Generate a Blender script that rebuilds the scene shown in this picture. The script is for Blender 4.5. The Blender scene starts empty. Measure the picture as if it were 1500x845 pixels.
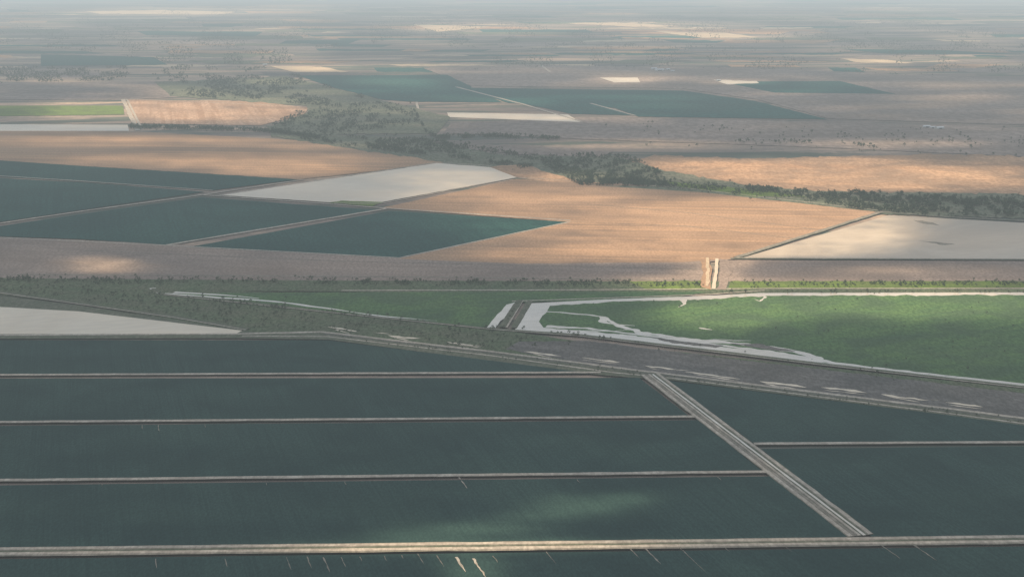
import bpy, bmesh, math, random
import numpy as np
from mathutils import Vector, noise
random.seed(7)

# ------------------------------------------------------------ camera + survey
ALT=600.0; F=2060.0; W,H=1500.0,845.0
HZ=-32.0
PITCH=math.atan((H/2-HZ)/F)
cp,sp=math.cos(PITCH),math.sin(PITCH)
def G(x,y,z=0.0):
    """survey point (sheet units of the reference) -> metres on the plain"""
    dx=(x-W/2)/F; dv=(H/2-y)/F
    d=(dx, cp+dv*sp, -sp+dv*cp)
    t=(ALT-z)/-d[2]
    return (d[0]*t, d[1]*t, z)
scene=bpy.context.scene
cam=bpy.data.cameras.new("camera"); co=bpy.data.objects.new("camera",cam)
scene.collection.objects.link(co)
co.location=(0,0,ALT); co.rotation_euler=(math.pi/2-PITCH,0,0)
cam.sensor_width=36; cam.lens=36*F/W; cam.clip_start=1; cam.clip_end=600000
scene.camera=co
scene.view_settings.view_transform='Standard'; scene.view_settings.look='None'
scene.view_settings.exposure=0

# ------------------------------------------------------------ light
SUN_EL=math.radians(52); SUN_AZ=math.radians(-70)
sd=Vector((math.sin(SUN_AZ)*math.cos(SUN_EL), math.cos(SUN_AZ)*math.cos(SUN_EL), math.sin(SUN_EL)))
sl=bpy.data.lights.new("sun",'SUN'); sl.energy=5.0; sl.angle=math.radians(0.5); sl.color=(1,0.80,0.54)
so=bpy.data.objects.new("sun",sl); scene.collection.objects.link(so)
so.rotation_euler=sd.to_track_quat('Z','Y').to_euler(); so.location=(0,0,5000)
world=bpy.data.worlds.new("World"); scene.world=world; world.use_nodes=True
nt=world.node_tree; nt.nodes.clear()
sky=nt.nodes.new('ShaderNodeTexSky'); sky.sky_type='NISHITA'; sky.sun_disc=False
sky.sun_elevation=SUN_EL; sky.sun_rotation=SUN_AZ
bg=nt.nodes.new('ShaderNodeBackground'); bg.inputs[1].default_value=0.09
wo=nt.nodes.new('ShaderNodeOutputWorld')
nt.links.new(sky.outputs[0],bg.inputs[0]); nt.links.new(bg.outputs[0],wo.inputs[0])

# ------------------------------------------------------------ node helpers
class NT:
    def __init__(s,name):
        s.m=bpy.data.materials.new(name); s.m.use_nodes=True; s.t=s.m.node_tree; s.t.nodes.clear()
        s.out=s.t.nodes.new('ShaderNodeOutputMaterial')
    def n(s,k,**kw):
        n=s.t.nodes.new(k)
        for a,b in kw.items(): setattr(n,a,b)
        return n
    def l(s,a,b): s.t.links.new(a,b)
    def coords(s,ang,sx,sy):
        g=s.n('ShaderNodeNewGeometry')
        r=s.n('ShaderNodeVectorRotate',rotation_type='Z_AXIS'); r.inputs['Angle'].default_value=ang
        s.l(g.outputs['Position'],r.inputs['Vector'])
        m=s.n('ShaderNodeVectorMath',operation='MULTIPLY'); m.inputs[1].default_value=(sx,sy,0)
        s.l(r.outputs[0],m.inputs[0]); return m.outputs[0]
    def noise(s,vec,detail=4,rough=.55,lo=.35,hi=.65,dist=0):
        n=s.n('ShaderNodeTexNoise',noise_dimensions='2D'); n.inputs['Scale'].default_value=1; n.inputs['Detail'].default_value=detail
        n.inputs['Roughness'].default_value=rough; n.inputs['Distortion'].default_value=dist
        s.l(vec,n.inputs['Vector'])
        mr=s.n('ShaderNodeMapRange'); mr.inputs[1].default_value=lo; mr.inputs[2].default_value=hi
        s.l(n.outputs['Fac'],mr.inputs[0]); return mr.outputs[0]
    def mix(s,f,a,b,mode='MIX'):
        m=s.n('ShaderNodeMix',data_type='RGBA',blend_type=mode)
        for sock,v in ((m.inputs[0],f),(m.inputs[6],a),(m.inputs[7],b)):
            if isinstance(v,(int,float)): sock.default_value=v
            elif isinstance(v,tuple): sock.default_value=(*v[:3],1)
            else: s.l(v,sock)
        return m.outputs[2]
    def mul(s,a,k):
        m=s.n('ShaderNodeMath',operation='MULTIPLY'); s.l(a,m.inputs[0])
        if isinstance(k,(int,float)): m.inputs[1].default_value=k
        else: s.l(k,m.inputs[1])
        return m.outputs[0]
    def bsdf(s,col,rough=.95,spec=.05):
        b=s.n('ShaderNodeBsdfPrincipled'); b.inputs['Roughness'].default_value=rough
        b.inputs['Specular IOR Level'].default_value=spec
        if isinstance(col,tuple): b.inputs['Base Color'].default_value=(*col,1)
        else: s.l(col,b.inputs['Base Color'])
        s.l(b.outputs[0],s.out.inputs[0]); return b
    def matte(s,col):
        b=s.n('ShaderNodeBsdfDiffuse'); s.l(col,b.inputs['Color']); s.l(b.outputs[0],s.out.inputs[0])

ROW=math.radians(-17)   # heading of crop rows from +Y
def field_mat(name,a,b,c,ang=ROW,row=7.,length=500.,patch=180.,rowamt=.7,patchamt=.7,finea=.5,fs=6.,gain=1.):
    """soil or crop: streaks along the rows + broad patches + fine mottling"""
    a,b,c=[tuple(v*gain for v in q) for q in (a,b,c)]
    t=NT(name)
    st=t.noise(t.coords(ang,1/row,1/length),2,.65,.4,.6)
    st2=t.noise(t.coords(ang,1/(row*5),1/(length*1.5)),2,.6,.4,.6)
    p=t.noise(t.coords(.3,1/patch,1/patch),4,.6,.38,.62,dist=.4)
    fn=t.noise(t.coords(0,1/fs,1/(fs*2.2)),2,.75,.38,.62)
    c1=t.mix(t.mul(st,rowamt),a,b)
    c1=t.mix(t.mul(st2,rowamt*.7),c1,b)
    c1=t.mix(t.mul(p,patchamt),c1,c)
    c1=t.mix(t.mul(fn,finea),c1,tuple(x*.5 for x in a))
    t.matte(c1); return t.m
M={}
M['crop']=field_mat("dark_crop",(.038,.078,.072),(.054,.104,.092),(.030,.064,.062),row=2.6,length=260,patch=140,finea=.4,fs=3.,gain=1.05)
M['crop2']=field_mat("teal_crop",(.026,.088,.080),(.040,.115,.100),(.022,.074,.070),row=9,length=700,patch=260,fs=7,gain=1.15)
M['crop3']=field_mat("far_crop",(.026,.11,.105),(.038,.135,.12),(.045,.11,.10),row=30,length=900,patch=500,fs=20,gain=1.15)
M['soil']=field_mat("grey_soil",(.34,.260,.215),(.43,.335,.28),(.255,.200,.17),ang=math.radians(97),row=24,length=1100,patch=330,gain=1.12)
M['soil_far']=field_mat("far_grey_soil",(.32,.25,.21),(.41,.325,.28),(.23,.19,.165),ang=math.radians(80),row=90,length=1700,patch=700,fs=30,gain=1.15)
M['soil_rows']=field_mat("ploughed_soil",(.56,.345,.21),(.36,.24,.165),(.62,.40,.26),ang=math.radians(96),row=26,length=1300,patch=380,rowamt=1.,patchamt=.45,finea=.45,gain=1.05)
M['soil_red']=field_mat("red_soil",(.55,.33,.20),(.68,.44,.28),(.33,.23,.165),ang=math.radians(99),row=50,length=900,patch=260,fs=14,patchamt=.85)
M['soil_lines']=field_mat("red_row_soil",(.50,.31,.20),(.66,.45,.32),(.34,.225,.16),ang=math.radians(-14),row=26,length=1200,patch=300,rowamt=.95,fs=14)
M['soil_dark']=field_mat("dark_soil",(.165,.150,.138),(.24,.22,.20),(.125,.12,.112),ang=math.radians(115),row=7,length=240,patch=90,gain=1.15)
M['grass']=field_mat("grass_verge",(.115,.155,.09),(.165,.19,.115),(.16,.155,.11),ang=.9,row=14,length=60,patch=60,finea=.7,gain=1.15)
M['pasture']=field_mat("green_pasture",(.110,.205,.092),(.155,.255,.100),(.090,.140,.090),ang=math.radians(60),row=12,length=120,patch=100,finea=.6)
M['bright']=field_mat("bright_grass",(.17,.26,.06),(.22,.30,.075),(.15,.18,.075),ang=.9,row=14,length=60,patch=60)
M['scrub']=field_mat("scrubland",(.160,.178,.120),(.24,.22,.165),(.12,.14,.10),ang=math.radians(85),row=40,length=200,patch=220,finea=.7,fs=14,gain=1.25)
M['cream']=field_mat("pale_stubble",(.70,.54,.37),(.60,.47,.33),(.76,.60,.43),row=30,length=600,patch=400)
M['track']=field_mat("dirt_track",(.50,.43,.355),(.60,.53,.44),(.37,.32,.265),ang=1.4,row=4,length=30,patch=26,gain=1.15)
M['bank']=field_mat("earth_bank",(.29,.25,.21),(.37,.325,.265),(.20,.19,.15),ang=1.4,row=4,length=30,patch=22,patchamt=.8,gain=1.2)
M['bankgreen']=field_mat("grassy_bank",(.15,.162,.11),(.21,.20,.155),(.11,.128,.09),ang=1.4,row=4,length=30,patch=22,gain=1.15)
def water_mat(name,a,b,spec=.15,rough=.4,dirt=.25):
    t=NT(name)
    p=t.noise(t.coords(.2,1/260.,1/420.),4,.55,dist=.6)
    f=t.noise(t.coords(1.2,1/14.,1/60.),3,.65,.4,.6)
    c=t.mix(p,a,b); c=t.mix(t.mul(f,dirt),c,tuple(x*.68 for x in a))
    s=t.bsdf(c,rough,spec)
    n=t.n('ShaderNodeTexNoise'); n.inputs['Scale'].default_value=.35; n.inputs['Detail'].default_value=2
    g=t.n('ShaderNodeNewGeometry'); t.l(g.outputs['Position'],n.inputs['Vector'])
    bu=t.n('ShaderNodeBump'); bu.inputs['Strength'].default_value=.15; bu.inputs['Distance'].default_value=.3
    t.l(n.outputs['Fac'],bu.inputs['Height']); t.l(bu.outputs[0],s.inputs['Normal'])
    return t.m
M['water']=water_mat("turbid_water",(.84,.68,.49),(.90,.75,.56),spec=.2,rough=.35,dirt=.2)
M['water2']=water_mat("silty_water",(.78,.68,.56),(.86,.77,.65),dirt=.35,spec=.4,rough=.2)
M['water3']=water_mat("muddy_water",(.56,.455,.345),(.68,.56,.43),dirt=.15,spec=.08)

t=NT("plain_ground")
big=t.noise(t.coords(math.radians(82),1/500.,1/2600.),5,.6,.40,.60,dist=.5)
mid=t.noise(t.coords(math.radians(86),1/120.,1/700.),4,.65,.4,.6,dist=.3)
veg=t.noise(t.coords(math.radians(80),1/300.,1/1500.),5,.7,.50,.60,dist=.8)
lite=t.noise(t.coords(math.radians(84),1/700.,1/4000.),4,.6,.56,.65,dist=.6)
fn=t.noise(t.coords(0,1/25.,1/25.),3,.7)
c=t.mix(big,(.30,.235,.20),(.50,.38,.30)); c=t.mix(t.mul(mid,.6),c,(.24,.20,.175))
c=t.mix(t.mul(lite,.8),c,(.72,.52,.37))
c=t.mix(t.mul(veg,.85),c,(.09,.13,.105)); c=t.mix(t.mul(fn,.35),c,(.13,.12,.11))
t.matte(c); M['plain']=t.m

# ------------------------------------------------------------ mesh helpers
def link(ob,parent=None):
    scene.collection.objects.link(ob)
    if parent: ob.parent=parent
    return ob
def mesh_obj(name,verts,faces,mat,parent=None):
    me=bpy.data.meshes.new(name); me.from_pydata(verts,[],faces); me.materials.append(mat); me.update()
    return link(bpy.data.objects.new(name,me),parent)
ZC=[1.5]
def nextz():
    ZC[0]+=0.012; return ZC[0]
def rough_loop(pts,step,amp,closed=True,seed=0.):
    out=[]; n=len(pts)
    for i in range(n if closed else n-1):
        a=pts[i]; b=pts[(i+1)%n]; L=math.hypot(b[0]-a[0],b[1]-a[1]); k=max(1,int(L/step))
        for j in range(k):
            u=j/k; x=a[0]+(b[0]-a[0])*u; y=a[1]+(b[1]-a[1])*u
            if amp>0 and (j or amp>1):
                v=noise.noise_vector(Vector((x*.09+seed,y*.35,seed)))+.5*noise.noise_vector(Vector((x*.3,y*.9+seed,seed)))
                x+=v.x*amp*2.2; y+=v.y*amp
            out.append((x,y))
    if not closed: out.append(pts[-1])
    return out
def patch(name,pts,mat,amp=.25,z=None,step=6):
    z=nextz() if z is None else z
    P=rough_loop(pts,step,amp,True,seed=len(name)*1.37+pts[0][0]*.01)
    me=bpy.data.meshes.new(name); bm=bmesh.new()
    vs=[bm.verts.new(G(x,y,z)) for x,y in P]
    f=bm.faces.new(vs); f.normal_update()
    if f.normal.z<0: f.normal_flip()
    bmesh.ops.triangulate(bm,faces=[f],ngon_method='EAR_CLIP')
    bm.to_mesh(me); bm.free(); me.materials.append(M[mat])
    return link(bpy.data.objects.new(name,me))
def ribbon(name,pts,w,mat,h=.0,off=0.,z=None,jit=.18,step=14.,sidemat=None,w2=None,parent=None):
    """embankment / road / channel strip. w,h,off in metres."""
    z=nextz() if z is None else z
    P=[Vector(G(x,y)).xy for x,y in pts]
    Q=[]
    for i in range(len(P)-1):
        L=(P[i+1]-P[i]).length; k=max(1,int(L/step))
        if k>400:k=400
        for j in range(k): Q.append(P[i].lerp(P[i+1],j/k))
    Q.append(P[-1])
    vs=[];fs=[]; n=len(Q); s=random.random()*50
    mats=[]
    for i,q in enumerate(Q):
        d=(Q[min(i+1,n-1)]-Q[max(i-1,0)]).normalized(); nr=Vector((d.y,-d.x))
        ww=w
        if isinstance(w2,(list,tuple)):
            u=i/(n-1)*(len(w2)-1); k0=min(int(u),len(w2)-2); ww=w2[k0]+(w2[k0+1]-w2[k0])*(u-k0)
        elif w2 is not None: ww=w+(w2-w)*i/(n-1)
        j1=1+jit*2*noise.noise(Vector((i*.37,s,0))); j2=1+jit*2*noise.noise(Vector((i*.37,s,9)))
        c=q+nr*(off+jit*ww*.4*noise.noise(Vector((i*.15,s,4))))
        a=c+nr*(ww/2*j1); b=c-nr*(ww/2*j2)
        if h>0:
            sl=h*2.0
            vs+=[(*(a+nr*sl),z),(*a,z+h),(*b,z+h),(*(b-nr*sl),z)]
        else: vs+=[(*a,z),(*b,z)]
    k=4 if h>0 else 2
    for i in range(n-1):
        for c in range(k-1):
            fs.append((i*k+c,i*k+c+1,(i+1)*k+c+1,(i+1)*k+c)); mats.append(1 if (k==4 and c!=1) else 0)
    ob=mesh_obj(name,vs,fs,M[mat],parent)
    if k==4:
        ob.data.materials.append(M[sidemat or 'bankgreen']); ob.data.polygons.foreach_set('material_index',mats)
    ob.data.update()
    if ob.data.polygons[0].normal.z<0: ob.data.flip_normals()
    return ob

# ------------------------------------------------------------ ground sheet
def axis(lim,first,growth):
    a=[0.];s=first
    while a[-1]<lim: a.append(a[-1]+s); s*=growth
    return a
ax=axis(160000,300,1.12); xs=[-v for v in reversed(ax[1:])]+ax
vs=[(x,y,0) for y in xs for x in xs]; n=len(xs)
fs=[(j*n+i,j*n+i+1,(j+1)*n+i+1,(j+1)*n+i) for j in range(n-1) for i in range(n-1)]
mesh_obj("ground",vs,fs,M['plain'])

# ------------------------------------------------------------ distant patchwork
L0,R0=-60,1560
kinds=['soil_far']*6+['soil_dark']*2+['scrub']*5+['soil_red']*4+['cream']*4+['crop3']*4
y=-8.; pi=0
while y<108:
    hgt=1.0+max(y,0)*.035+random.random()*(1.2+max(y,0)*.028)
    x=L0-random.random()*200
    while x<R0:
        w=random.uniform(30,210); sk=random.uniform(6,60)*hgt/6*random.choice((1,1,-1))
        if random.random()<.6:
            k=random.choice(kinds); hh=hgt*random.uniform(.4,1.1)
            if k=='cream': hh*=.5
            patch("distant_paddock",[(x,y+random.uniform(-1,1)),(x+w,y+random.uniform(-1.,1)),(x+w+sk,y+hh),(x+sk*.6,y+hh*random.uniform(.7,1.1))],k,amp=.7,z=.1+(pi%32)*.04)
            pi+=1
        x+=w*random.uniform(.8,1.3)
    y+=hgt*random.uniform(.6,1.)
for P in [[(120,17),(230,15),(345,18),(330,21),(150,21)],[(820,34),(900,33),(1000,39),(930,40)],[(955,46),(1060,48),(1112,55),(1030,56)],
          [(1230,86),(1300,88),(1340,93),(1260,92)],[(395,97),(470,98),(512,106),(430,106)],[(605,36),(720,40),(640,47)],[(380,118),(410,119),(405,124)]]:
    patch("stubble_field",P,'cream',amp=.8)
for P in [[(60,80),(225,84),(245,95),(60,97)],[(200,46),(385,47),(372,54),(215,52)],[(480,64),(575,66),(560,69),(490,68)],[(1230,72),(1384,74),(1500,80),(1300,79)]]:
    patch("distant_crop_field",P,'crop3',amp=.5)

# mid distance soils
patch("bare_paddock",[(-60,120),(250,122),(300,140),(180,147),(-60,145)],'soil_far',amp=.6)
patch("bare_paddock",[(840,172),(1210,178),(1560,190),(1560,232),(1150,214),(880,205),(650,195),(660,180)],'soil_far',amp=.6)
patch("bare_paddock",[(620,100),(820,96),(1100,100),(1384,112),(1560,120),(1560,185),(1215,174),(1110,146),(1000,130),(690,126)],'soil_far',amp=.6)
patch("red_paddock",[(905,238),(960,228),(1100,232),(1384,226),(1560,230),(1560,292),(1250,285),(1100,279),(1020,270),(975,258)],'soil_red',amp=2.2)
patch("bare_field",[(-60,190),(200,193),(450,206),(660,238),(440,263),(-60,232)],'soil_rows',amp=.5)
patch("red_field",[(185,146),(380,149),(452,158),(446,168),(382,184),(197,181)],'soil_lines',amp=.3)
patch("green_field",[(-60,155),(180,155),(182,168),(-60,171)],'bright',amp=.3)
patch("storage_pond",[(-60,182),(187,183),(189,192),(-60,192)],'water',amp=.1)
patch("crop_field",[(436,111),(655,110),(690,127),(735,150),(600,149),(560,146),(490,129)],'crop3',amp=.5)
patch("crop_field",[(678,129),(1000,133),(1105,148),(1212,175),(935,171),(900,158),(745,151)],'crop3',amp=.3)
patch("crop_field",[(766,152),(872,153),(925,169),(838,167)],'crop3',amp=.3)
patch("crop_field",[(1055,120),(1230,119),(1312,138),(1135,136)],'crop3',amp=.3)
patch("storage_pond",[(655,165),(832,168),(850,179),(657,172)],'water',amp=.15)
patch("storage_pond",[(878,114),(934,114),(938,121),(900,121)],'water',amp=.15)
patch("shallow_pool",[(1045,117),(1108,119),(1112,122),(1066,124)],'water',amp=.8)
for P,w in [([(668,128),(765,153),(852,179)],18),([(690,129),(1000,131)],22),([(865,152),(930,170)],16),([(792,96),(806,106)],18),([(180,146),(202,192)],20),([(186,146),(208,190)],10),([(610,150),(620,195)],12),([(560,148),(640,172)],14),
            ([(430,110),(655,109)],16),([(-60,150),(190,146),(450,157)],10)]:
    ribbon("farm_road",P,w,'track',step=40)
patch("scrub_strip",[(225,120),(420,112),(560,147),(660,172),(640,196),(440,197),(395,186),(450,165),(450,155),(250,141)],'scrub',amp=1.6)
patch("creek_flat",[(390,184),(480,196),(620,206),(740,228),(900,228),(975,250),(1100,272),(1200,280),(1560,285),(1560,322),(1300,314),(1190,300),(1050,285),(850,272),(760,262),(640,236),(540,222),(400,200)],'scrub',amp=2.4)
patch("bare_clearing",[(700,246),(770,240),(800,252),(850,266),(960,272),(850,272),(765,262)],'soil_red',amp=1.2)
patch("bare_clearing",[(640,213),(760,212),(900,222),(880,230),(760,226)],'soil_far',amp=1.6)
patch("lime_grass",[(955,264),(1000,268),(1130,280),(1185,288),(1100,288),(1000,274)],'bright',amp=1.4)

# ------------------------------------------------------------ middle ground
patch("bare_field",[(-60,345),(250,357),(590,376),(760,345),(1000,330),(1090,378),(1035,384),(1030,412),(-60,410)],'soil',amp=.4)
patch("ploughed_field",[(757,262),(860,271),(1030,282),(1290,311),(1083,378),(1000,384),(760,386),(583,379),(832,325),(556,305)],'soil_rows',amp=.4)
patch("bare_field",[(1060,381),(1560,383),(1560,412),(1065,413)],'soil',amp=.3)
patch("storage_pond",[(1302,315),(1560,330),(1560,381),(1086,378)],'water3',amp=.25)
patch("mud_bar",[(1338,322),(1366,326),(1376,330),(1350,328)],'bank',amp=1.2)
patch("mud_bar",[(1345,353),(1384,356),(1400,358),(1384,359)],'bank',amp=1.)
patch("crop_field",[(-60,231),(116,243),(437,263),(310,279),(116,266),(-60,255)],'crop2',amp=.12)
patch("crop_field",[(-60,258),(116,267),(300,281),(116,308),(-60,334)],'crop2',amp=.12)
patch("crop_field",[(-60,340),(116,314),(295,289),(556,308),(250,359),(116,350),(-60,344)],'crop2',amp=.12)
patch("crop_field",[(570,309),(833,325),(583,378),(276,362)],'crop2',amp=.12)
patch("storage_pond",[(325,286),(640,239),(718,245),(757,260),(560,296),(490,297)],'water',amp=.35)
patch("lime_grass",[(480,297),(500,294),(562,296),(545,302)],'bright',amp=.6)
for P,w in [([(-60,337),(116,311),(300,286),(445,264)],12),([(245,360),(565,307)],13),([(290,286),(580,307),(835,324)],10),([(-60,255),(116,266),(312,280)],8),
            ([(322,287),(640,239),(720,244)],8),([(560,299),(757,261),(1000,276),(1292,310)],5),([(490,299),(560,299)],8),([(-60,346),(250,361),(585,379),(835,326)],8)]:
    ribbon("farm_road",P,w,'track',h=0,step=25)
ribbon("wheel_track",[(860,300),(1000,312),(1200,338)],3,'bank',jit=.5,step=20)
ribbon("wheel_track",[(830,326),(1000,332),(1160,350)],3,'bank',jit=.5,step=20)
ribbon("wheel_track",[(116,368),(500,384),(1030,396)],3,'bank',jit=.5,step=20)
ribbon("levee_bank",[(1293,311),(1078,379)],13,'bank',h=1.)
ribbon("levee_bank",[(1293,312),(1384,319),(1560,328)],8,'bank',h=1.)
ribbon("levee_bank",[(1070,380),(1560,382)],7,'bank',h=1.)
ribbon("farm_road",[(-60,403),(600,407),(1030,412)],7,'bank')
patch("grass_verge",[(-60,407),(500,411),(1028,412),(1560,411),(1560,428),(1120,430),(800,432),(500,427),(-60,424)],'grass',amp=.9)
patch("lime_grass",[(920,412),(1030,411),(1040,424),(945,424)],'bright',amp=1.5)
patch("lime_grass",[(1070,412),(1560,412),(1560,421),(1068,423)],'bright',amp=1.5)
ribbon("farm_road",[(500,427),(870,426),(1120,424),(1560,424)],7,'track')
patch("spoil_bank",[(1026,381),(1040,379),(1043,400),(1041,424),(1026,420),(1030,400)],'soil_rows',amp=1.3)
ribbon("canal_bank",[(1036,379),(1037,400),(1036,421)],7,'cream',h=.5,sidemat='soil_rows',jit=.4)
patch("spoil_bank",[(1054,379),(1068,381),(1072,398),(1062,424),(1050,424),(1056,400)],'soil',amp=1.3)
ribbon("irrigation_canal",[(1050,380),(1049,400),(1045,424)],7,'water')

# green paddocks
patch("grass_flat",[(-60,415),(225,424),(500,430),(760,440),(715,480),(850,500),(1560,575),(1560,630),(1384,603),(930,547),(700,520),(470,490),(370,488),(116,445),(-60,425)],'grass',amp=.3)
patch("green_paddock",[(262,430),(420,428),(1035,427),(990,436),(756,443),(716,480),(560,466),(400,445)],'pasture',amp=.3)
patch("flood_water",[(753,484),(779,444),(900,438),(1010,434),(1120,429),(1560,428),(1560,574),(1384,555),(1190,532),(1000,507),(850,491)],'water2',amp=.35)
patch("green_paddock",[(800,457),(806,448),(900,442),(1035,438),(1130,433),(1560,432),(1560,569),(1384,550),(1205,530),(1175,522),(1110,513),(1050,508),(1000,500),(905,489),(850,484),(796,480),(790,470)],'pasture',amp=1.5)
for P,ws in [([(795,458),(830,460),(862,463),(884,466),(896,474),(915,482),(940,489),(1000,498),(1060,503),(1120,510),(1165,516),(1200,529)],[6,7,6,12,18,14,12,20,15,20,16,22]),
             ([(800,480),(860,483),(920,490),(990,499),(1060,508),(1130,517),(1190,527)],[16,9,7,12,9,12,14]),
             ([(880,466),(884,473),(902,477),(930,479)],[9,12,6,2]),
             ([(830,486),(900,487),(925,484)],[5,6,1]),
             ([(1165,516),(1185,520),(1198,530)],[4,9,12]),
             ([(1190,529),(1290,542),(1384,552),(1560,572)],[16,7,9,5,8,7]),
             ([(1000,440),(1003,447),(994,452)],[12,5,1]),([(1112,431),(1121,437),(1113,443),(1105,440)],[14,7,5,1]),([(1024,482),(1034,484),(1043,485)],[4,9,3]),
             ([(1045,498),(1075,501),(1100,501)],[1,6,1])]:
    ribbon("flood_channel",P,5,'water2',w2=ws,jit=.5,step=6)
patch("mud_flat",[(1070,503),(1110,503),(1165,514),(1140,514)],'soil_dark',amp=1.5)
patch("mud_flat",[(950,493),(1000,500),(1060,506),(1050,509),(985,502)],'soil_dark',amp=1.2)
patch("flood_water",[(712,480),(742,446),(757,442),(726,480)],'water2',amp=.7)
ribbon("flood_water",[(222,424),(232,431),(300,436),(400,443),(480,454),(560,465),(640,472)],8,'water2',w2=[12,10,10,7,9,5,5,1],jit=.5)
ribbon("flood_water",[(255,430),(330,434),(380,439)],7,'water2',w2=[12,8,3],jit=.5)
ribbon("levee_bank",[(762,442),(735,482)],10,'bankgreen',h=1.2)
ribbon("farm_road",[(766,442),(742,482)],3.5,'track',z=ZC[0]+.6)
ribbon("levee_bank",[(776,443),(752,483)],7,'bankgreen',h=1.2)
ribbon("levee_bank",[(225,425),(240,433),(500,461),(720,484),(850,493),(1060,518),(1200,535),(1384,556),(1560,576)],7,'bankgreen',h=1.)
ribbon("farm_road",[(240,434),(500,462),(720,485),(850,495),(1060,520),(1200,537),(1384,558),(1560,578)],3.4,'track',z=ZC[0]+1.05)
ribbon("farm_road",[(750,443),(900,438),(1040,433),(1120,427)],6,'track')
patch("dark_soil_strip",[(760,500),(860,499),(1060,524),(1384,562),(1560,583),(1560,622),(1384,598),(1000,550),(860,532),(740,512)],'soil_dark',amp=1.2)
patch("corridor_verge",[(116,447),(370,486),(470,487),(720,517),(930,543),(1560,620),(1560,632),(1384,607),(980,556),(930,553),(870,548),(480,497),(340,495),(-60,496),(-60,425)],'bankgreen',amp=.3)
patch("storage_pond",[(-60,446),(116,456),(355,484),(345,489),(-60,489)],'water',amp=.15)
ribbon("levee_bank",[(-60,421),(116,446),(250,465),(365,484)],7,'bankgreen',h=1)
ribbon("farm_road",[(-60,423),(116,448),(250,467),(360,486)],3.5,'track',z=ZC[0]+1.05)
ribbon("farm_road",[(-60,493),(350,491),(470,488),(720,517),(930,544),(1384,600),(1560,623)],9,'track')
ribbon("farm_road",[(355,494),(480,495),(720,523),(900,548),(985,556),(1384,607),(1560,631)],5,'track')
ribbon("supply_canal",[(475,491),(720,519.5),(930,547),(1384,603),(1560,626)],4,'soil_dark',jit=.3)
for a,b in [((480,481),(524,488)),((568,493),(616,498)),((655,503),(706,509)),((768,517),(822,524)),((853,526),(908,533)),((945,538),(992,544)),((1003,547),(1084,558)),((1113,561),(1182,570)),((1203,570),(1270,578)),((1291,580),(1360,589)),((1385,592),(1440,599))]:
    k=random.uniform(7,11)
    ribbon("puddle",[a,((a[0]+b[0])/2,(a[1]+b[1])/2+random.uniform(-1.,1.)),b],5,'water',w2=[1,k,k*.6,k*.9,.5],jit=.7,step=6)
    ribbon("puddle",[(a[0]+random.uniform(0,15),a[1]+3.5),(b[0]-random.uniform(0,20),b[1]+2.5)],2.4,'water',w2=[.5,4,2.5,3.5,.5],jit=.8,step=6)
    if random.random()<.5: ribbon("puddle",[(a[0]-22,a[1]-4),(a[0]+6,a[1]-1.5)],2,'water',w2=[.5,3,.5],jit=.9,step=6)

# ------------------------------------------------------------ foreground crops
patch("crop_field",[(-60,498),(480,498),(872,547),(-60,550)],'crop',amp=.15)
patch("crop_field",[(-60,554),(936,553),(1012,611),(-60,619)],'crop',amp=.15)
patch("crop_field",[(-60,624),(1022,615),(1120,692),(-60,704)],'crop',amp=.15)
patch("crop_field",[(-60,711),(1132,697),(1250,789),(-60,807)],'crop',amp=.15)
patch("crop_field",[(978,557),(1384,607),(1560,631),(1560,648),(1107,651)],'crop',amp=.15)
patch("crop_field",[(1115,657),(1560,653),(1560,787),(1280,788)],'crop',amp=.15)
patch("crop_field",[(-60,819),(750,809),(1560,799),(1560,960),(-60,960)],'crop',amp=.15)
ribbon("field_bank",[(-60,552),(880,548)],8,'track',h=.4,sidemat='bank')
ribbon("field_bank",[(-60,621.5),(1022,613)],8,'track',h=.4,sidemat='bank')
ribbon("field_bank",[(-60,707.5),(1130,694)],8,'track',h=.4,sidemat='bank')
ribbon("field_bank",[(1104,653),(1560,650)],8,'track',h=.4,sidemat='bank')
ribbon("road_verge",[(-60,812.5),(750,803),(1560,792.5)],25,'bank',jit=.06)
ribbon("access_road",[(-60,815.5),(750,806),(1560,795.5)],6.5,'track',h=.3,sidemat='bank',jit=.1)
ribbon("access_road",[(-60,808),(750,799),(1560,788.5)],6,'track',h=.3,sidemat='bank',jit=.1)
ribbon("drain_grass",[(-60,812),(750,802.5),(1560,792)],4,'bankgreen',jit=.4)
ribbon("canal_verge",[(952,551),(1261,788)],32,'bankgreen',jit=.06)
for o,w,m in ((-12.5,5,'track'),(12,5,'track'),(1.5,3,'track'),(-4.5,3.2,'water2'),(6.5,2.2,'bank')):
    nm="supply_canal" if m=='water2' else "canal_bank"
    ribbon(nm,[(952,551),(1261,788)],w,m,off=o,h=0 if m=='water2' else .5,sidemat='bank',jit=.25)
VP=(112,HZ)
def furrow(x,y0,y1,w=1.6,mat='bank'):
    dx=(x-VP[0])/(y0-VP[1]); ym=(y0+y1)/2; j=random.uniform(-.8,.8)
    ribbon("furrow_gap",[(x,y0),(x+dx*(ym-y0)+j,ym),(x+dx*(y1-y0),y1)],w,mat,w2=[w*1.2,w*.8,w*.9,w*.15],jit=.8,step=3)
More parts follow.
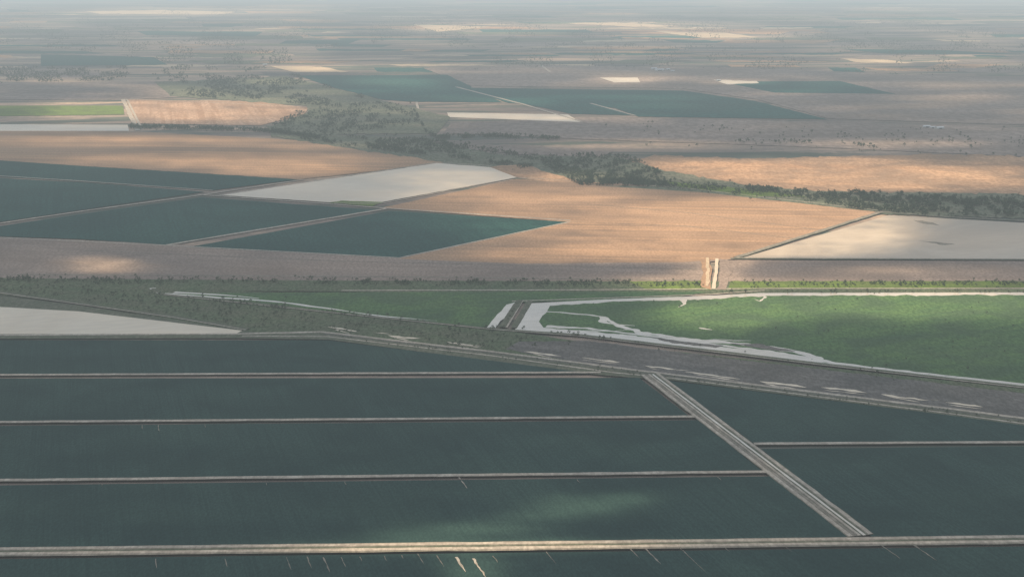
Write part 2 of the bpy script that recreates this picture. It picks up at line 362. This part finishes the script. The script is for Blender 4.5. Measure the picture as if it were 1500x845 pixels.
for x,y0,y1,w in [(228,822,838,.8),(330,822,834,.8),(420,820,838,1.),(450,819,836,.9),(474,820,842,1.4),(500,820,834,1.),(527,819,826,1),(563,818,826,.9),(588,817,822,1),(612,815,830,1.2),(640,817,834,1.2),(722,818,828,1.),
    (924,808,822,1.3),(945,807,830,1.5),(995,806,816,.8),(1062,806,812,.8),(1150,804,812,.8),(1290,802,822,1.4),(1338,802,825,1.6),(208,626,632,.9),(232,626,636,.9),(300,625,630,.8),(1000,810,845,.6),(800,812,830,.7),(150,712,716,.8),(505,709,714,.8),(390,711,715,.8),(845,706,711,.8),(1050,702,707,.8)]:
    furrow(x,y0,y1,w)
for x,y0,y1,w in [(668,820,842,1.9),(693,822,852,2.2),(672,703,719,1.8)]: furrow(x,y0,y1,w,'track')

# ------------------------------------------------------------ trees
lt=NT("leaves")
oi=lt.n('ShaderNodeObjectInfo'); g=lt.n('ShaderNodeNewGeometry')
lc=lt.mix(oi.outputs['Random'],(.105,.140,.092),(.185,.21,.135)); lc=lt.mix(g.outputs['Random Per Island'],lc,(.075,.115,.072))
lt.matte(lc)
bk=NT("bark"); bk.bsdf(bk.mix(bk.noise(bk.coords(0,2,2)),(.14,.11,.085),(.22,.18,.15)),.9)
tcol=bpy.data.collections.new("tree_variants")
def make_tree(i,hh,spread,leaves):
    r=random.Random(i); vs=[];fs=[];mi=[]
    def limb(a,b,r0,r1):
        a=Vector(a);b=Vector(b); d=(b-a).normalized(); u=d.orthogonal().normalized(); v=d.cross(u); k=len(vs)
        for c,rr in ((a,r0),(b,r1)):
            for s in range(5):
                q=c+(u*math.cos(s*1.2566)+v*math.sin(s*1.2566))*rr; vs.append(tuple(q))
        for s in range(5): fs.append((k+s,k+(s+1)%5,k+5+(s+1)%5,k+5+s)); mi.append(1)
    fork=(r.uniform(-.3,.3),r.uniform(-.3,.3),hh*.38); limb((0,0,-.4),fork,.30,.2)
    cl=[]
    for k in range(7):
        an=k*0.9+r.uniform(-.3,.3); rad=spread*r.uniform(.35,.85); z=hh*r.uniform(.55,.9)
        if k==6: rad*=.2; z=hh*.93
        c=(math.cos(an)*rad,math.sin(an)*rad,z); limb(fork,c,.14,.04); cl.append((c,spread*r.uniform(.32,.5)))
    for _ in range(leaves):
        c,cr=r.choice(cl); d=Vector((r.gauss(0,1),r.gauss(0,1),r.gauss(0,.75))).normalized()*cr*r.uniform(.4,1.05)
        p=Vector(c)+d; nrm=(d.normalized()+Vector((r.gauss(0,.5),r.gauss(0,.5),r.gauss(.3,.5)))).normalized()
        u=nrm.orthogonal().normalized(); v=nrm.cross(u); s=r.uniform(.3,.62); k=len(vs)
        vs.extend([tuple(p+u*s),tuple(p+v*s*.8),tuple(p-u*s*.9),tuple(p-v*s)]); fs.append((k,k+1,k+2,k+3)); mi.append(0)
    me=bpy.data.meshes.new("gum_tree_mesh"); me.from_pydata(vs,[],fs); me.materials.append(lt.m); me.materials.append(bk.m)
    me.polygons.foreach_set('material_index',mi); me.update()
    o=bpy.data.objects.new("gum_tree_variant",me); tcol.objects.link(o)
for i,(a,b,c) in enumerate([(9,3.6,160),(11,4.2,190),(7,3.2,140),(5,3.0,110),(3.2,2.2,90)]): make_tree(i,a,b,c)

def forest(name,pts,scale):
    me=bpy.data.meshes.new(name); me.from_pydata(pts,[],[])
    at=me.attributes.new('tscale','FLOAT','POINT'); at.data.foreach_set('value',scale)
    ob=link(bpy.data.objects.new(name,me))
    ng=bpy.data.node_groups.new(name,'GeometryNodeTree')
    ng.interface.new_socket('Geometry',in_out='INPUT',socket_type='NodeSocketGeometry')
    ng.interface.new_socket('Geometry',in_out='OUTPUT',socket_type='NodeSocketGeometry')
    N=ng.nodes.new; Lk=ng.links.new
    i=N('NodeGroupInput'); o=N('NodeGroupOutput'); ip=N('GeometryNodeInstanceOnPoints')
    ci=N('GeometryNodeCollectionInfo'); ci.inputs[0].default_value=tcol; ci.inputs['Separate Children'].default_value=True; ci.inputs['Reset Children'].default_value=True
    na=N('GeometryNodeInputNamedAttribute'); na.data_type='FLOAT'; na.inputs[0].default_value='tscale'
    rv=N('FunctionNodeRandomValue'); rv.data_type='FLOAT_VECTOR'; rv.inputs[0].default_value=(0,0,0); rv.inputs[1].default_value=(.05,.05,6.28)
    ri=N('FunctionNodeRandomValue'); ri.data_type='INT'
    for s in ri.inputs:
        if s.enabled and s.name=='Min': s.default_value=0
        if s.enabled and s.name=='Max': s.default_value=4
        if s.name=='Seed': s.default_value=5
    Lk(i.outputs[0],ip.inputs['Points']); Lk(ci.outputs[0],ip.inputs['Instance']); ip.inputs['Pick Instance'].default_value=True
    ro=[s for s in ri.outputs if s.enabled][0]; Lk(ro,ip.inputs['Instance Index'])
    Lk([s for s in rv.outputs if s.enabled][0],ip.inputs['Rotation'])
    Lk([s for s in na.outputs if s.enabled][0],ip.inputs['Scale']); Lk(ip.outputs[0],o.inputs[0])
    md=ob.modifiers.new('scatter','NODES'); md.node_group=ng
    return len(pts)
def inpoly(x,y,P):
    c=False; j=len(P)-1
    for i in range(len(P)):
        if (P[i][1]>y)!=(P[j][1]>y) and x<(P[j][0]-P[i][0])*(y-P[i][1])/(P[j][1]-P[i][1])+P[i][0]: c=not c
        j=i
    return c
TZ=1.6
def fill(P,dens,th=-.1,fr=.12):
    xs=[p[0] for p in P]; ys=[p[1] for p in P]; n=int((max(xs)-min(xs))*(max(ys)-min(ys))*dens); out=[]
    for _ in range(n):
        x=random.uniform(min(xs),max(xs)); y=random.uniform(min(ys),max(ys))
        if inpoly(x,y,P) and noise.noise(Vector((x*fr*.5,y*fr*1.6,3.3)))+.6*noise.noise(Vector((x*fr*1.4,y*fr*4,8.3)))>th: out.append(G(x,y,TZ))
    return out
def line(P,hw,n,th=-.3):
    out=[]; Ls=[math.dist(P[i],P[i+1]) for i in range(len(P)-1)]
    for _ in range(n):
        k=random.choices(range(len(Ls)),Ls)[0]; u=random.random()
        x=P[k][0]+(P[k+1][0]-P[k][0])*u; y=P[k][1]+(P[k+1][1]-P[k][1])*u+random.gauss(0,hw)
        if noise.noise(Vector((x*.05,y*.2,1.3)))+.5*noise.noise(Vector((x*.17,y*.3,4.4)))>th: out.append(G(x,y,TZ))
    return out
def grow(name,pts,lo,hi):
    return forest(name,pts,[random.uniform(lo,hi) for _ in pts])
creek=[]
creek+=fill([(395,186),(430,166),(480,155),(560,150),(610,160),(615,180),(560,190),(480,196)],.4,-.0)
creek+=fill([(545,206),(620,204),(690,212),(680,226),(600,226),(560,218)],.5,-.05)
creek+=fill([(790,232),(860,226),(920,230),(975,255),(975,266),(870,270),(800,250)],.4,.0)
creek+=fill([(830,262),(975,266),(1000,275),(850,272)],.6,-.2)
creek+=fill([(1180,290),(1215,281),(1384,288),(1560,292),(1560,320),(1384,318),(1290,312),(1200,300)],.35,.0)
creek+=line([(390,188),(480,200),(600,208),(740,224),(800,238),(860,258),(950,268),(1050,278),(1200,290),(1400,296),(1560,300)],3,2200,-.05)
creek+=line([(440,203),(560,218),(700,234),(760,245),(800,238)],2.,1200,-.08)
creek+=line([(190,187),(300,189),(400,193),(470,203)],1.2,1500,-.5)
creek+=line([(600,150),(625,195),(640,202),(720,200),(820,204)],1.3,900,-.1)
creek+=fill([(1090,274),(1180,280),(1185,284),(1095,280)],.6,-.2)
creek+=line([(1080,207),(1240,211),(1310,220)],1.0,220,.0)
n1=grow("creek_trees",creek,.8,1.4)
far=[]
far+=fill([(116,100),(230,96),(400,100),(440,112),(500,130),(560,147),(470,155),(380,150),(250,140),(300,125),(200,118),(-60,125),(-60,98)],.5,.0,.06)
far+=fill([(-60,60),(300,50),(420,70),(430,95),(250,95),(116,75)],.4,.08,.05)
far+=fill([(-60,8),(1560,8),(1560,72),(-60,70)],.32,.14,.035)
far+=fill([(700,55),(1560,60),(1560,110),(1100,100),(720,96)],.16,.2,.04)
far+=line([(650,102),(820,96),(1100,100),(1384,112)],1.5,240,.1)
far+=fill([(880,180),(1560,190),(1560,232),(900,215)],.02,.12,.05)
n2=grow("distant_woodland",far,1.,1.7)
belt=[]
belt+=line([(-60,410),(300,413),(700,415),(930,417)],2.6,1500,-.1)
belt+=line([(930,417),(1030,418)],2.,80,-.1)+line([(1068,418),(1560,416)],2.2,450,-.05)
belt+=line([(-60,425),(116,428),(230,440),(420,452)],5,380,-.05)
belt+=line([(300,440),(600,470),(900,498)],1.8,170,.0)
belt+=fill([(-60,425),(225,428),(420,455),(700,485),(860,505),(700,514),(480,485),(365,480),(116,442)],.024,-.1)
belt+=line([(1040,429),(1560,428)],.8,110,-.1)
n3=grow("roadside_trees",belt,.4,.9)
sh=line([(900,500),(1384,560)],5,90,0)+line([(480,492),(1560,628)],2,260,0)+fill([(800,440),(1560,436),(1560,560),(1200,525)],.0016,-.2)+line([(735,482),(762,442)],2,30)
n4=grow("saltbush_shrubs",sh,.3,.6)
print("TREES",n1,n2,n3,n4)

# ------------------------------------------------------------ farm sheds
wall=NT("shed_wall"); wall.bsdf(wall.mix(wall.noise(wall.coords(0,.6,.6)),(.55,.54,.5),(.45,.44,.42)),.6,.3)
roof=NT("shed_roof"); roof.bsdf(roof.mix(roof.noise(roof.coords(0,3,.3)),(.7,.7,.68),(.6,.6,.6)),.4,.5)
door=NT("shed_door"); door.bsdf((.12,.12,.13),.6,.3)
def shed(x,y,l,w,h,ang):
    e=bpy.data.objects.new("farm_shed",None); link(e); e.location=G(x,y,1.6); e.rotation_euler=(0,0,ang)
    def part(nm,vs,fs,m):
        me=bpy.data.meshes.new(nm); me.from_pydata(vs,[],fs); me.materials.append(m); link(bpy.data.objects.new(nm,me),e)
    a,b=l/2,w/2; rh=h+w*.22
    part("walls",[(-a,-b,0),(a,-b,0),(a,b,0),(-a,b,0),(-a,-b,h),(a,-b,h),(a,b,h),(-a,b,h),(-a,0,rh),(a,0,rh)],
         [(0,1,5,4),(2,3,7,6),(1,2,6,9,5),(3,0,4,8,7)],wall.m)
    o=.6
    part("roof",[(-a-o,-b-o,h-.1),(a+o,-b-o,h-.1),(a+o,0,rh+.15),(-a-o,0,rh+.15),(-a-o,b+o,h-.1),(a+o,b+o,h-.1)],[(0,1,2,3),(3,2,5,4)],roof.m)
    part("door",[(-l*.2,-b-.05,0),(l*.2,-b-.05,0),(l*.2,-b-.05,h*.8),(-l*.2,-b-.05,h*.8)],[(0,1,2,3)],door.m)
for x,y,l,w,h,a in [(958,102,40,22,7,.2),(966,104,60,24,8,.2),(978,103,30,18,6,.5),(985,105,24,15,5,0),(1357,187,30,16,6,.1),(1366,188,22,14,5,.1),(1376,189,36,18,6,.4),(388,96,30,18,6,.4),(1052,119,26,16,6,.4)]:
    shed(x,y,l,w,h,a)

# ------------------------------------------------------------ broken cloud layer
HC=1300.
gx=sorted(set(list(np.arange(-2600,-60,120))+list(np.arange(-60,1560,7.))+list(np.arange(1560,4200,120))))
gy=sorted(set(list(np.arange(-14,30,2.))+list(np.arange(30,700,4.))+list(np.arange(700,850,3.))+list(np.arange(850,3000,80))))
lit=[ # cx,cy,rx,ry,amount
 (880,322,210,30,.6),(1130,322,170,30,1.1),(1060,355,190,16,.55),(760,285,150,12,.55),(980,374,230,12,.75),(1240,345,90,20,.4),
 (1200,255,220,20,.75),(1060,243,110,10,.5),(1350,262,180,14,.55),(930,212,130,6,.5),(1300,212,120,6,.45),
 (330,236,200,10,.5),(180,210,200,6,.3),(420,250,100,8,.45),(660,262,90,10,.3),(840,262,60,8,.6),
 (300,160,150,18,1.),(140,162,80,12,1.),(230,204,200,4,.4),
 (145,390,55,10,.9),(1040,400,48,30,1.1),(1000,417,90,12,1.2),(1220,417,240,10,.9),(1320,398,150,8,.5),
 (1065,462,85,20,1.6),(1170,455,150,13,.9),(1350,447,90,18,1.5),(1250,442,170,12,.8),(1470,450,120,25,.7),(1180,480,150,14,.1),
 (690,803,150,10,2.),(540,806,150,7,.7),(870,801,150,7,.6),(690,838,46,26,.9),(250,812,250,5,.2),(1200,796,250,5,.2),
 (850,745,70,15,1.1),(925,733,42,9,.8),(690,778,95,11,1.),(600,789,70,9,.8),(780,760,60,8,.5),
 (450,100,80,5,.8),(410,120,50,5,.7),(700,42,120,8,.9),(930,38,160,6,1.),(1050,52,120,5,.9),(240,18,150,5,1.),(1290,90,80,4,.9),(570,122,60,6,.3),
 (640,160,120,8,.35),(750,172,110,5,.35),(910,117,50,5,.6),(1080,120,50,4,.6),(1350,30,150,4,.5),(480,215,80,5,.3)]
vs=[];cov=[]
nv=lambda a,b,c: noise.noise(Vector((a,b,c)))
FARX=400000.
for y in gy:
    y=float(y)
    for ix,x in enumerate(gx):
        x=float(x); p=G(x,y)
        if ix==0: vs.append((-FARX,p[1],0)); cov.append(.05)
        ox=18*nv(x*.012,y*.05,1)+9*nv(x*.05,y*.2,2); oy=4*nv(x*.008,y*.04,5)+3*nv(x*.03,y*.15,6)
        dd=0.
        for cx,cy,rx,ry,am in lit:
            if abs(y-cy)>ry*1.7+8: continue
            k=min(1.,ry/20.)
            q=((x+ox*k-cx)/rx)**2+((y+oy*k-cy)/ry)**2
            if q<6: dd+=am*math.exp(-q*q*.55 if y<390 else -q*1.1)
        dd*=1+(.7*nv(x*.009,y*.16,31)+.35*nv(x*.04,y*.4,33))*(1 if y<400 else .35)
        base=.03+.08*nv(x*.006,y*.03,11)
        if y<200: base+=.9*max(0,nv(x*.006,y*.10,21)+.05)*min(1,(200-y)/60)
        cov.append(min(1,max(.01,dd+base))); vs.append((p[0],p[1],0))
    vs.append((FARX,p[1],0)); cov.append(.05)
n=len(gx)+2; m=len(gy)+1
row=vs[-n:]
for q in row: vs.append((q[0],-150000.,0)); cov.append(.05)
fs=[(j*n+i,j*n+i+1,(j+1)*n+i+1,(j+1)*n+i) for j in range(m-1) for i in range(n-1)]
cl=NT("cloud")
at=cl.n('ShaderNodeAttribute'); at.attribute_name='gap'
tr=cl.n('ShaderNodeBsdfTransparent'); tl=cl.n('ShaderNodeBsdfTranslucent'); tl.inputs[0].default_value=(.265,.345,.475,1)
m2=cl.n('ShaderNodeMixShader'); cl.l(at.outputs['Fac'],m2.inputs[0]); cl.l(tl.outputs[0],m2.inputs[1]); cl.l(tr.outputs[0],m2.inputs[2])
cl.l(m2.outputs[0],cl.out.inputs[0])
dk=mesh_obj("cloud_layer",vs,fs,cl.m)
a=dk.data.attributes.new('gap','FLOAT','POINT'); a.data.foreach_set('value',cov)
DZ=HC-5.
dk.location=(sd.x/sd.z*DZ, sd.y/sd.z*DZ, HC)

# ------------------------------------------------------------ haze (air with extinction; an added volume glow stands in for scattered airlight)
hz=NT("glowing_haze"); SG=1/24000.
ab=hz.n('ShaderNodeVolumeAbsorption'); ab.inputs['Color'].default_value=(0,0,0,1); ab.inputs['Density'].default_value=SG
em=hz.n('ShaderNodeEmission'); em.inputs['Color'].default_value=(.60,.67,.685,1); em.inputs['Strength'].default_value=SG
ad=hz.n('ShaderNodeAddShader'); hz.l(ab.outputs[0],ad.inputs[0]); hz.l(em.outputs[0],ad.inputs[1]); hz.l(ad.outputs[0],hz.out.inputs['Volume'])
bm=bmesh.new(); bmesh.ops.create_cube(bm,size=1); me=bpy.data.meshes.new("haze"); bm.to_mesh(me); bm.free(); me.materials.append(hz.m)
ho=link(bpy.data.objects.new("haze",me)); ho.scale=(300000,300000,1300); ho.location=(0,0,600)
